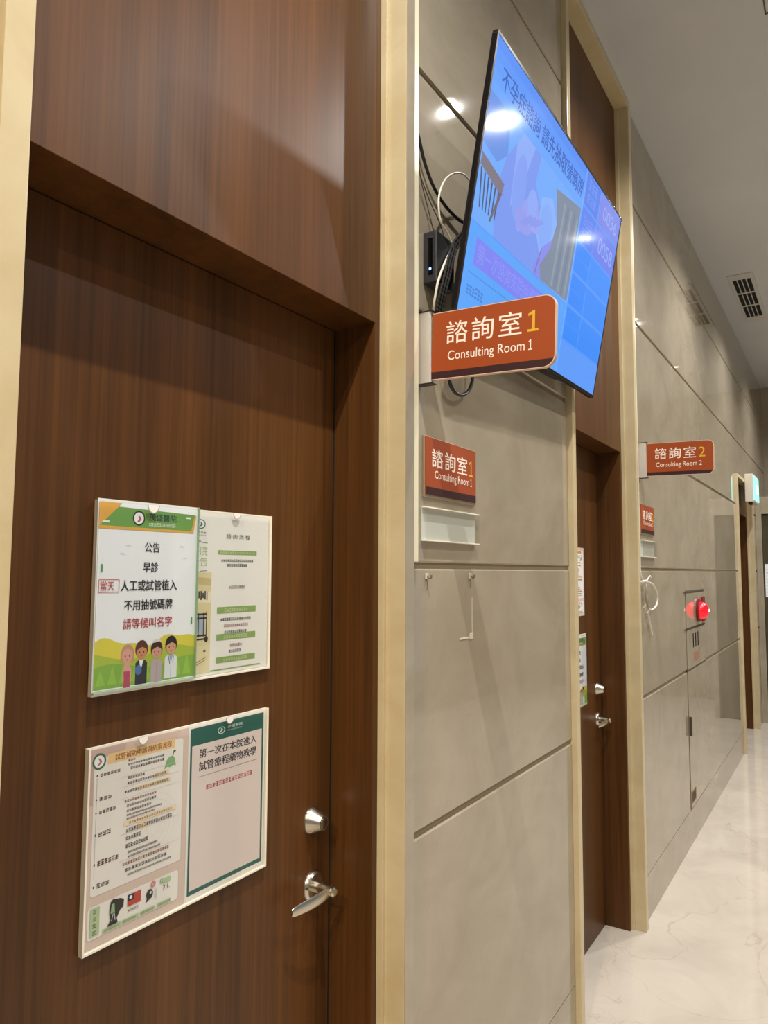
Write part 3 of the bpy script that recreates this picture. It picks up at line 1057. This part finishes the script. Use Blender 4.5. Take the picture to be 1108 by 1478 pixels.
def plaque(y, z, num, label):
    t = thing('room_plaque', (0, y, z), label, 'room plaque')
    W, H = 0.281, 0.148
    obj('back_plate', box((0, y, z), (0.007, y + W, z + H), 0.001), mat('plaque_metal', 'b9ab92', 0.3, 0.7), t)
    a = wall_art(0.007, y + 0.002, z + 0.006)
    w_, h_ = W - 0.004, H - 0.008
    a.base([(0, 0), (w_, 0), (w_, h_), (0, h_)], 0.002, SIGN_O2)
    a.rect(0, 0, w_, 0.019, SIGN_D)
    for ch, q in (('諮', 0.032), ('詢', 0.100), ('室', 0.168)):
        a.text(ch, q, 0.069, q + 0.056, 0.114, SIGN_W, 0.8)
    if num == '1':
        a.one(0.236, 0.068, 0.258, 0.110, YEL)
    else:
        a.text(num, 0.236, 0.068, 0.262, 0.110, YEL, 0)
    a.room(num, 0.046, 0.036, 0.252, 0.062, SIGN_W)
    a.build('face', t)
    return t


plaque(1.502, 1.796, '1', 'orange Consulting Room 1 plaque on marble wall under the projecting sign')
plaque(3.645, 1.803, '2', 'orange plaque on far marble wall below the second projecting sign')


def name_holder(y, z, label):
    t = thing('name_plate_holder', (0, y, z), label, 'name plate holder')
    W, H = 0.297, 0.082
    obj('back_sheet', box((0, y, z), (0.003, y + W - 0.006, z + H), 0.0005), mat('frosted_white', 'd3d2c8', 0.2), t)
    bm = bmesh.new()
    add_box(bm, (0.003, y, z), (0.014, y + W, z + 0.003), 0.0005)
    add_box(bm, (0.003, y, z + H - 0.003), (0.014, y + W, z + H), 0.0005)
    obj('rail', bm, ACRYL_EDGE, t)
    obj('cover', box((0.0125, y + 0.001, z + 0.003), (0.014, y + W, z + H - 0.003)), ACRYL, t)
    return t


name_holder(1.496, 1.690, 'empty clear name plate holder under the Consulting Room 1 plaque')
name_holder(3.650, 1.692, 'empty clear name plate holder under the far orange plaque')

# ------------------------------------------------------------------ cable raceways beside the stone frames
for y, lab in ((1.4305, 'ivory cable raceway running down beside the near stone door frame'), (3.5605, 'ivory cable raceway running down beside the second stone door frame')):
    t = thing('cable_raceway', (0, y, 1.64), lab, 'cable raceway')
    obj('channel', box((0, y, 1.640), (0.012, y + 0.026, CEIL - 0.001), 0.001), RACE, t)
    obj('cover', box((0.012, y - 0.0005, 1.640), (0.0165, y + 0.0265, CEIL - 0.001), 0.0015), RACE, t)

# ------------------------------------------------------------------ television
TVW, TVH = 1.15, 0.664
TC = Vector((0.1410, 2.0750, 2.5720))
TU = Vector((-0.01075, 0.99959, 0.02655)).normalized()
TN = Vector((0.98240, 0.01551, -0.18616))
TN = (TN - TU * TN.dot(TU)).normalized()
TV_ = TN.cross(TU).normalized()
tv = thing('television', (0.03, 2.075, 2.572), 'large flat television tilted down from the marble wall showing a blue queue screen', 'television')
TB = TC - TU * TVW / 2 - TV_ * TVH / 2          # lower left corner of the front


def rounded(x0, y0, x1, y1, r_, n=5):
    pts = []
    for cx, cy, s in ((x1 - r_, y1 - r_, 0), (x0 + r_, y1 - r_, 90), (x0 + r_, y0 + r_, 180), (x1 - r_, y0 + r_, 270)):
        for k in range(n + 1):
            t = math.radians(s + 90 * k / n)
            pts.append((cx + r_ * math.cos(t), cy + r_ * math.sin(t)))
    return pts


bm = bmesh.new()
prism(bm, rounded(0, 0, TVW, TVH, 0.008), TB, TU, TV_, TN, -0.014, -0.0012)
obj('back_shell', bm, BLACKP, tv)
bm = bmesh.new()
bz = 0.007
for q in (rounded(0, 0, TVW, 0.011, 0.002, 2), rounded(0, TVH - bz, TVW, TVH, 0.002, 2), rounded(0, 0.011, bz, TVH - bz, 0.001, 2), rounded(TVW - bz, 0.011, TVW, TVH - bz, 0.001, 2)):
    prism(bm, q, TB, TU, TV_, TN, -0.013, 0.0012)
obj('bezel', bm, BLACKG, tv)
# thicker electronics housing on the back; its rear face stands parallel to the wall
bm = bmesh.new()
fr = [TB + TU * a + TV_ * b - TN * 0.0135 for a, b in ((0.23, 0.003), (0.86, 0.003), (0.86, 0.40), (0.23, 0.40))]
bk = [Vector((0.026, fr[i].y + (0.02 if i in (0, 3) else -0.02), fr[i].z + (0.012 if i < 2 else -0.02))) for i in range(4)]
va = [bm.verts.new(p) for p in fr]
vb = [bm.verts.new(p) for p in bk]
for i in range(4):
    bm.faces.new((va[i], va[(i + 1) % 4], vb[(i + 1) % 4], vb[i]))
bm.faces.new(va[::-1]); bm.faces.new(vb)
obj('rear_housing', bm, BLACKP, tv)
bm = bmesh.new()
add_box(bm, (0.0006, 1.85, 2.40), (0.012, 2.30, 2.62), 0.001)
add_box(bm, (0.012, 1.93, 2.42), (0.03, 1.96, 2.60), 0.001)
add_box(bm, (0.012, 2.19, 2.42), (0.03, 2.22, 2.60), 0.001)
obj('wall_bracket', bm, STEEL_D, tv)
for yy in (1.945, 2.205):
    bm = bmesh.new()
    tube(bm, [(0.02, yy, 2.60), (0.06, yy, 2.66), (0.12, yy, 2.70)], 0.008, 8, 3)
    obj('bracket_arm', bm, STEEL_D, tv)

# the picture on the screen, u and v in 0..1 of the panel
S = Art(TB + TN * 0.0, TU * TVW, TV_ * TVH, TN, 0.00001)
EM = 0.95
bg = glow('5c9cff', EM)
S.rect(0.0055, 0.016, 0.9945, 0.990, bg)
for k in range(5):
    S.rect(0.0055, 0.80 + 0.038 * k, 0.64, 0.838 + 0.038 * k, glow(['6ba8ff', '66a3ff', '609eff', '5a98fc', '5590f8'][k], EM), False)
S.up()
# photograph: pale background, seated figures at a table
S.rect(0.0055, 0.345, 0.625, 0.800, glow('74aeff', EM))
S.poly([(0.0055, 0.62), (0.085, 0.60), (0.13, 0.66), (0.12, 0.80), (0.0055, 0.80)], glow('6a96e8', EM))
S.poly([(0.12, 0.345), (0.10, 0.52), (0.13, 0.66), (0.17, 0.74), (0.20, 0.80), (0.31, 0.80), (0.30, 0.68), (0.36, 0.60), (0.40, 0.50), (0.38, 0.345)], glow('7d9cf4', EM))
S.poly([(0.17, 0.74), (0.20, 0.80), (0.27, 0.80), (0.23, 0.62), (0.18, 0.50)], glow('8fb0fb', EM))
S.poly([(0.20, 0.50), (0.27, 0.60), (0.33, 0.63), (0.35, 0.56), (0.29, 0.50), (0.24, 0.44)], glow('98a4f6', EM))
S.poly([(0.35, 0.66), (0.42, 0.70), (0.47, 0.62), (0.46, 0.50), (0.40, 0.42), (0.35, 0.50)], glow('8cb6ff', EM))
for cx_, cy_, rx_, ry_, c_ in ((0.215, 0.60, 0.035, 0.13, '86a4f8'), (0.265, 0.50, 0.055, 0.045, '96a0f2'), (0.325, 0.535, 0.05, 0.04, '9aa8f6'), (0.40, 0.56, 0.045, 0.10, '86aefc'), (0.30, 0.60, 0.03, 0.05, '90aefc')):
    S.ell(cx_, cy_, rx_, ry_, glow(c_, EM))
for k in range(4):
    q = 0.245 + 0.025 * k
    S.poly([(q, 0.49 + 0.012 * k), (q + 0.06, 0.555 + 0.008 * k), (q + 0.067, 0.545 + 0.008 * k), (q + 0.012, 0.478 + 0.012 * k)], glow('8c9cf2', EM), False)
S.up()
S.poly([(0.36, 0.37), (0.40, 0.48), (0.47, 0.56), (0.48, 0.46), (0.44, 0.345), (0.37, 0.345)], glow('8a90f0', EM))
S.line(0.375, 0.35, 0.395, 0.47, 0.004, glow('7a6aa8', EM))
S.poly([(0.432, 0.755), (0.625, 0.80), (0.625, 0.355), (0.42, 0.345), (0.40, 0.40), (0.45, 0.50), (0.47, 0.62)], glow('8795ac', EM * 0.9))
for k in range(5):
    q = 0.49 + k * 0.026
    S.poly([(q, 0.36), (q + 0.012, 0.36), (q + 0.024, 0.74), (q + 0.012, 0.74)], glow(['9ba7b6', '7e8ca4'][k % 2], EM * 0.9), False)
S.up()
# chair back
S.poly([(0.012, 0.585), (0.135, 0.555), (0.128, 0.505), (0.012, 0.540)], glow('87808e', EM * 0.9))
for k in range(6):
    q = 0.016 + 0.019 * k
    S.poly([(q, 0.535 - 0.005 * k), (q + 0.007, 0.533 - 0.005 * k), (q * 0.8 + 0.025, 0.40), (q * 0.8 + 0.020, 0.40)], glow('5a6488', EM * 0.8), False)
S.up()
S.poly([(0.120, 0.515), (0.132, 0.515), (0.095, 0.385), (0.086, 0.385)], glow('77707e', EM * 0.9))
# title
S.text('不孕症諮詢 請先抽取號碼牌', 0.050, 0.842, 0.616, 0.922, glow('3a66c8', 0.8), 0.5)
# lower left band
S.rect(0.0055, 0.016, 0.625, 0.340, glow('5fa8ff', EM))
S.rect(0.046, 0.200, 0.520, 0.300, glow('8088f8', EM))
S.text('第一次諮詢來院抽號碼牌', 0.060, 0.215, 0.47, 0.288, glow('8f9cfb', EM), 0)
S.rect(0.03, 0.166, 0.60, 0.169, glow('4a86e0', EM))
S.dashes(0.033, 0.125, 0.09, 0.04, glow('4f86dc', EM), 0.014, 4)
# right column
S.rect(0.628, 0.02, 0.6335, 0.985, glow('7ab4ff', EM))
rows_ = [(0.985, 0.835, '5a84ee'), (0.825, 0.665, '5f86f0'), (0.655, 0.515, '3f8fff'), (0.500, 0.355, '3f8fff'), (0.340, 0.185, '3f90ff')]
for k, (v1, v0, c) in enumerate(rows_):
    S.rect(0.640, v0, 0.768, v1, glow(c, EM), False)
    S.rect(0.774, v0, 0.990, v1, glow(['7c8cec', '6f86f0', '4694ff', '4292ff', '4292ff'][k], EM), False)
S.up()
for k, (v1, v0, c) in enumerate(rows_[:2]):
    S.dashes(0.66, 0.75, v0 + 0.025, 0.05, glow('6e98f8', EM), 0.028, 60 + k)
    S.dashes(0.66, 0.75, v0 + 0.085, 0.05, glow('6e98f8', EM), 0.028, 70 + k)
    S.text(('0036', '0058')[k], 0.815, v0 + 0.04, 0.965, v1 - 0.04, glow('9ab0fa', EM), 0)
for k in (2, 3, 4):
    v1, v0, c = rows_[k]
    S.line(0.64, (v0 + v1) / 2, 0.77, (v0 + v1) / 2, 0.002, glow('5ea4ff', EM))
S.rect(0.636, 0.016, 0.9945, 0.175, glow('62a0ff', EM))
S.build('screen', tv)

# ------------------------------------------------------------------ mini computer and cables behind the television
t = thing('mini_computer', (0, 1.505, 2.318), 'small black computer box with blue light on wall behind the television', 'computer')
obj('case', box((0.0, 1.507, 2.318), (0.038, 1.60, 2.447), 0.003), mat('charcoal_case', '25262a', 0.45), t)
obj('front_panel', box((0.014, 1.5055, 2.338), (0.027, 1.508, 2.432), 0.0006), mat('gloss_black', '060607', 0.12), t)
bm = bmesh.new()
lathe(bm, (0.0205, 1.5058, 2.352), (0, -1, 0), [(0, 0.0032), (0.001, 0.0032), (0.0015, 0.002)], 14)
obj('power_light', bm, mat('blue_led', '5f86ff', 0.3, 0, 0.5, 6.0), t)


def cable(name, pts, rad, m, label, n=8, group=None, sub=6):
    bm = bmesh.new()
    tube(bm, pts, rad, n, sub)
    o = obj(name, bm, m, None, pts[0], True)
    return tag(o, label, 'cable', group)


cable('power_cable', [(0.008, 1.452, 2.70), (0.012, 1.466, 2.664), (0.012, 1.491, 2.621), (0.012, 1.533, 2.581), (0.012, 1.592, 2.557), (0.014, 1.663, 2.548), (0.020, 1.700, 2.548), (0.035, 1.722, 2.550)], 0.0042, RUBBER, 'thick black cable curving from the raceway to behind the television')
cable('signal_cable', [(0.006, 1.455, 2.65), (0.008, 1.471, 2.607), (0.008, 1.484, 2.566), (0.008, 1.512, 2.521), (0.010, 1.540, 2.468), (0.014, 1.546, 2.447)], 0.0014, BROWNC, 'thin brown cable from the raceway to the computer box, nearer the raceway')
cable('signal_cable', [(0.013, 1.462, 2.580), (0.015, 1.480, 2.558), (0.015, 1.514, 2.528), (0.015, 1.560, 2.498), (0.016, 1.582, 2.472), (0.018, 1.586, 2.4475)], 0.0014, BROWNC, 'thin brown cable to the computer box, just below the thick black cable')
cable('network_cable', [(0.045, 1.574, 2.435), (0.045, 1.548, 2.455), (0.045, 1.515, 2.468), (0.045, 1.504, 2.498), (0.045, 1.508, 2.535), (0.045, 1.537, 2.584), (0.045, 1.586, 2.625), (0.045, 1.638, 2.648), (0.045, 1.679, 2.647), (0.05, 1.70, 2.62), (0.055, 1.712, 2.57)], 0.0024, WCABLE, 'pale cable arching in a loop beside the television edge')
cable('network_cable', [(0.06, 1.66, 2.47), (0.045, 1.592, 2.438), (0.045, 1.540, 2.378), (0.045, 1.503, 2.318), (0.040, 1.498, 2.283), (0.030, 1.505, 2.252), (0.018, 1.530, 2.226), (0.010, 1.560, 2.200)], 0.0030, WCABLE, 'pale cable hanging down in front of the black computer box')
for k, off in enumerate((0.0, 0.012, 0.024)):
    pts = [(0.070, 1.652 + off, 2.515), (0.055, 1.632 + off, 2.496), (0.055, 1.566 + off, 2.435), (0.055, 1.536 + off, 2.385), (0.052, 1.523 + off, 2.340), (0.046, 1.512 + off, 2.294), (0.036, 1.512 + off, 2.252), (0.03, 1.53 + off, 2.225)]
    cable('braided_cable', pts, (lambda q: 0.0034 + 0.0009 * math.sin(q * 190)), mat('braided_black', '1d1b1a', 0.5), 'braided black cable in the bundle hanging at the television edge', 8, 'braided cables behind the television', 14)
cable('cable_loop', [(0.03, 1.600, 2.26), (0.02, 1.602, 2.15), (0.02, 1.605, 2.105), (0.02, 1.617, 2.085), (0.02, 1.644, 2.074), (0.02, 1.679, 2.076), (0.02, 1.717, 2.095), (0.02, 1.738, 2.123), (0.02, 1.742, 2.142), (0.03, 1.745, 2.26)], 0.0048, RUBBER, 'black cable loop hanging just below the near orange sign')

# adhesive hooks left on the panel below
for y, lab in ((1.522, 'small pale wall hook on marble panel, nearer the stone frame'), (1.758, 'small pale wall hook on marble panel, further from the near frame')):
    t = thing('wall_hook', (0, y, 1.596), lab, 'hook')
    obj('base', box((0, y - 0.006, 1.600), (0.004, y + 0.006, 1.614), 0.0015), mat('hook_clear', 'cfc7b4', 0.2), t)
    bm = bmesh.new()
    tube(bm, [(0.003, y, 1.608), (0.010, y, 1.602), (0.014, y, 1.604), (0.015, y, 1.610)], 0.0022, 8, 4)
    tube(bm, [(0.0028, y, 1.602), (0.003, y + 0.001, 1.588), (0.0025, y + 0.001, 1.575)], 0.0010, 6, 3)
    obj('hook', bm, mat('hook_grey', '6d6350', 0.4), t)
bm = bmesh.new()
add_box(bm, (0, 1.770, 1.455), (0.0012, 1.7725, 1.55))
add_box(bm, (0, 1.700, 1.443), (0.0012, 1.776, 1.4475))
add_box(bm, (0, 1.755, 1.440), (0.0018, 1.776, 1.458))
tag(obj('tape_residue', bm, mat('tape_residue', 'd3c8b4', 0.35), None, (0, 1.74, 1.44)), 'pale leftover tape strip on the marble panel under the hooks', 'tape')

# ------------------------------------------------------------------ coiled white cable on the second wall
cable('hanging_cable', [(0.010, 3.590, 1.660), (0.012, 3.593, 1.611), (0.014, 3.618, 1.584), (0.012, 3.645, 1.566), (0.014, 3.667, 1.514), (0.012, 3.717, 1.435), (0.008, 3.823, 1.307)], 0.0046, WCABLE, 'white cable with a loose tail hanging below the second raceway')
cable('hanging_cable', [(0.025, 3.63, 1.572), (0.025, 3.70, 1.570), (0.025, 3.79, 1.556), (0.025, 3.86, 1.525), (0.025, 3.89, 1.488), (0.025, 3.85, 1.450), (0.026, 3.75, 1.434), (0.026, 3.70, 1.44)], 0.0046, WCABLE, 'white cable forming the wide loop below the second raceway')
cable('hanging_cable', [(0.030, 3.63, 1.560), (0.030, 3.614, 1.538), (0.030, 3.622, 1.485), (0.030, 3.66, 1.444), (0.028, 3.64, 1.420), (0.026, 3.60, 1.427)], 0.0040, mat('grey_cable', '8d8574', 0.45), 'grey cable in the tied bundle below the second raceway')
bm = bmesh.new()
tube(bm, [(0.006, 3.612, 1.572), (0.028, 3.630, 1.576), (0.028, 3.655, 1.570), (0.008, 3.668, 1.566)], 0.006, 8, 4)
tube(bm, [(0.028, 3.640, 1.576), (0.034, 3.690, 1.600), (0.034, 3.715, 1.592)], 0.0028, 6, 4)
tag(obj('cable_tie', bm, mat('tie_white', 'e6e2d8', 0.4), None, (0, 3.64, 1.57), True), 'white tie wrapped round the cable coil on the second wall', 'cable tie')

# ------------------------------------------------------------------ fire hose cabinet set flush in the second wall
t = thing('fire_hose_cabinet', (0, 4.76, 0.2), 'flush marble fire hose cabinet with red lamp in the far wall', 'fire cabinet')
SEAM = mat('seam_shadow', '5e5240', 0.7)
ya, yb = 4.76, 5.44
obj('seam', box((0, ya, 0.206), (0.0012, yb, 1.505)), SEAM, t)
bm = bmesh.new()
add_box(bm, (0.0012, ya + 0.008, 0.208), (0.004, yb - 0.008, 1.012), 0.0006)
add_box(bm, (0.0012, ya + 0.008, 1.026), (0.004, yb - 0.008, 1.262), 0.0006)
obj('door_panel', bm, MARBLE, t)
bm = bmesh.new()
add_box(bm, (0.0012, ya + 0.008, 1.276), (0.004, yb - 0.008, 1.488), 0.0006)
obj('lamp_panel', bm, MARBLE, t)
bm = bmesh.new()
add_box(bm, (0.004, ya - 0.06, 1.266), (0.0052, yb - 0.02, 1.273))
add_box(bm, (0.004, ya - 0.06, 1.490), (0.0052, yb - 0.02, 1.497))
obj('vent_slot', bm, mat('slot_dark', '3c3224', 0.7), t)
obj('handle', box((0.004, ya + 0.004, 0.635), (0.018, ya + 0.022, 0.748), 0.003), mat('handle_dark', '4e4333', 0.4, 0.5), t)
bm = bmesh.new()
add_box(bm, (0.004, ya + 0.02, 0.235), (0.006, ya + 0.16, 0.305))
obj('grille', bm, mat('grille_brown', '8f7a58', 0.5), t)
bm = bmesh.new()
for k in range(5):
    add_box(bm, (0.006, ya + 0.03 + 0.024 * k, 0.242), (0.007, ya + 0.042 + 0.024 * k, 0.298))
obj('grille_slot', bm, mat('slot_dark', '3c3224', 0.7), t)
bm = bmesh.new()
lathe(bm, (0.004, 5.16, 1.37), XW, [(0, 0.075), (0.012, 0.075), (0.016, 0.066)], 32)
rl = obj('lamp_base', bm, mat('red_base', '6a1216', 0.35), t, smooth=True)
bm = bmesh.new()
lathe(bm, (0.019, 5.16, 1.37), XW, [(0, 0.055), (0.02, 0.054), (0.036, 0.046), (0.048, 0.030), (0.054, 0.012), (0.055, 0.002)], 28)
obj('lamp_dome', bm, mat('red_lamp', 'f01024', 0.2, 0, 0.5, 0.9), t, smooth=True)
bm = bmesh.new()
lathe(bm, (0.073, 5.16, 1.37), XW, [(0, 0.012), (0.003, 0.008), (0.004, 0.002)], 16)
obj('lamp_core', bm, mat('red_core', 'ffb0a8', 0.3, 0, 0.5, 3.0), t, smooth=True)
obj('call_box', box((0.004, 5.30, 1.29), (0.014, 5.40, 1.455), 0.002), mat('call_red', '7a1c1e', 0.4), t)
a = wall_art(0.004, ya, 1.03)
RB = ink('7a4a34')
for k in range(3):
    a.rect(0.20 + 0.085 * k, 0.115, 0.232 + 0.085 * k, 0.205, RB, False)
a.up()
a.text('消防栓', 0.20, 0.025, 0.42, 0.085, ink('a2503e'), 0.6)
a.build('lettering', t)

# ------------------------------------------------------------------ exit sign above door 3
ey0, ey1, ez0, ez1 = 7.90, 8.36, 2.31, 2.585
t = thing('exit_sign', (FRONT, ey0, ez0), 'white box exit sign with glowing green face above the far doorway', 'exit sign')
obj('housing', box((FRONT, ey0, ez0), (FRONT + 0.075, ey1, ez1), 0.004), mat('sign_housing', 'd9d2bf', 0.5), t)
a = wall_art(FRONT + 0.075, ey0 + 0.012, ez0 + 0.02)
a.base([(0, 0), (0.436, 0), (0.436, 0.235), (0, 0.235)], 0.006, mat('exit_glow', '7ff0dc', 0.3, 0, 0.5, 1.3))
a.text('出口', 0.20, 0.07, 0.40, 0.17, mat('exit_white', 'f4fffb', 0.3, 0, 0.5, 1.6), 0.8)
a.build('face', t)
for yy in (ey0 + 0.03, ey0 + 0.09):
    bm = bmesh.new()
    lathe(bm, (FRONT + 0.04, yy, ez0 - 0.028), ZW, [(0, 0.008), (0.004, 0.016), (0.030, 0.016)], 14)
    obj('bracket', bm, STEEL_D, t, smooth=True)

# notice on the dark door at the end
a = Art((0.075, 8.998, 1.35), XW, ZW, (0, -1, 0))
a.base([(0, 0), (0.12, 0), (0.12, 0.36), (0, 0.36)], 0.001, PAPER)
for k in range(8):
    a.dashes(0.012, 0.10, 0.05 + 0.035 * k, 0.010, ink('9a9a98'), 0.011, k)
tag(a.build('notice', origin=(0.075, 8.998, 1.35)), 'white sheet of paper on the dark door at the corridor end', 'notice')

# ------------------------------------------------------------------ ceiling air vent
vx0, vx1, vy0, vy1 = 0.128, 0.312, 6.14, 7.36
t = thing('air_vent', (0.22, 6.75, CEIL), 'long slotted air vent in the corridor ceiling near far wall', 'air vent')
bm = bmesh.new()
sx0, sx1, sy0, sy1 = 0.155, 0.285, 6.25, 7.25
zt = CEIL - 0.008
add_box(bm, (vx0, vy0, zt), (vx1, sy0, CEIL), 0.001)
add_box(bm, (vx0, sy1, zt), (vx1, vy1, CEIL), 0.001)
add_box(bm, (vx0, sy0, zt), (sx0, sy1, CEIL), 0.001)
add_box(bm, (sx1, sy0, zt), (vx1, sy1, CEIL), 0.001)
VENTM = mat('vent_paint', 'bcbab5', 0.6)
obj('frame', bm, VENTM, t)
obj('duct', box((sx0, sy0, CEIL - 0.001), (sx1, sy1, CEIL + 0.0)), mat('duct_black', '0c0a08', 0.9), t)
for k in range(1, 4):
    xx = sx0 + (sx1 - sx0) * k / 4
    obj('slat', box((xx - 0.0035, sy0, zt), (xx + 0.0035, sy1, zt + 0.004)), VENTM, t)
for k in (1, 2):
    yy = sy0 + (sy1 - sy0) * k / 3
    obj('crossbar', box((sx0, yy - 0.012, zt - 0.0005), (sx1, yy + 0.012, zt + 0.0045)), VENTM, t)
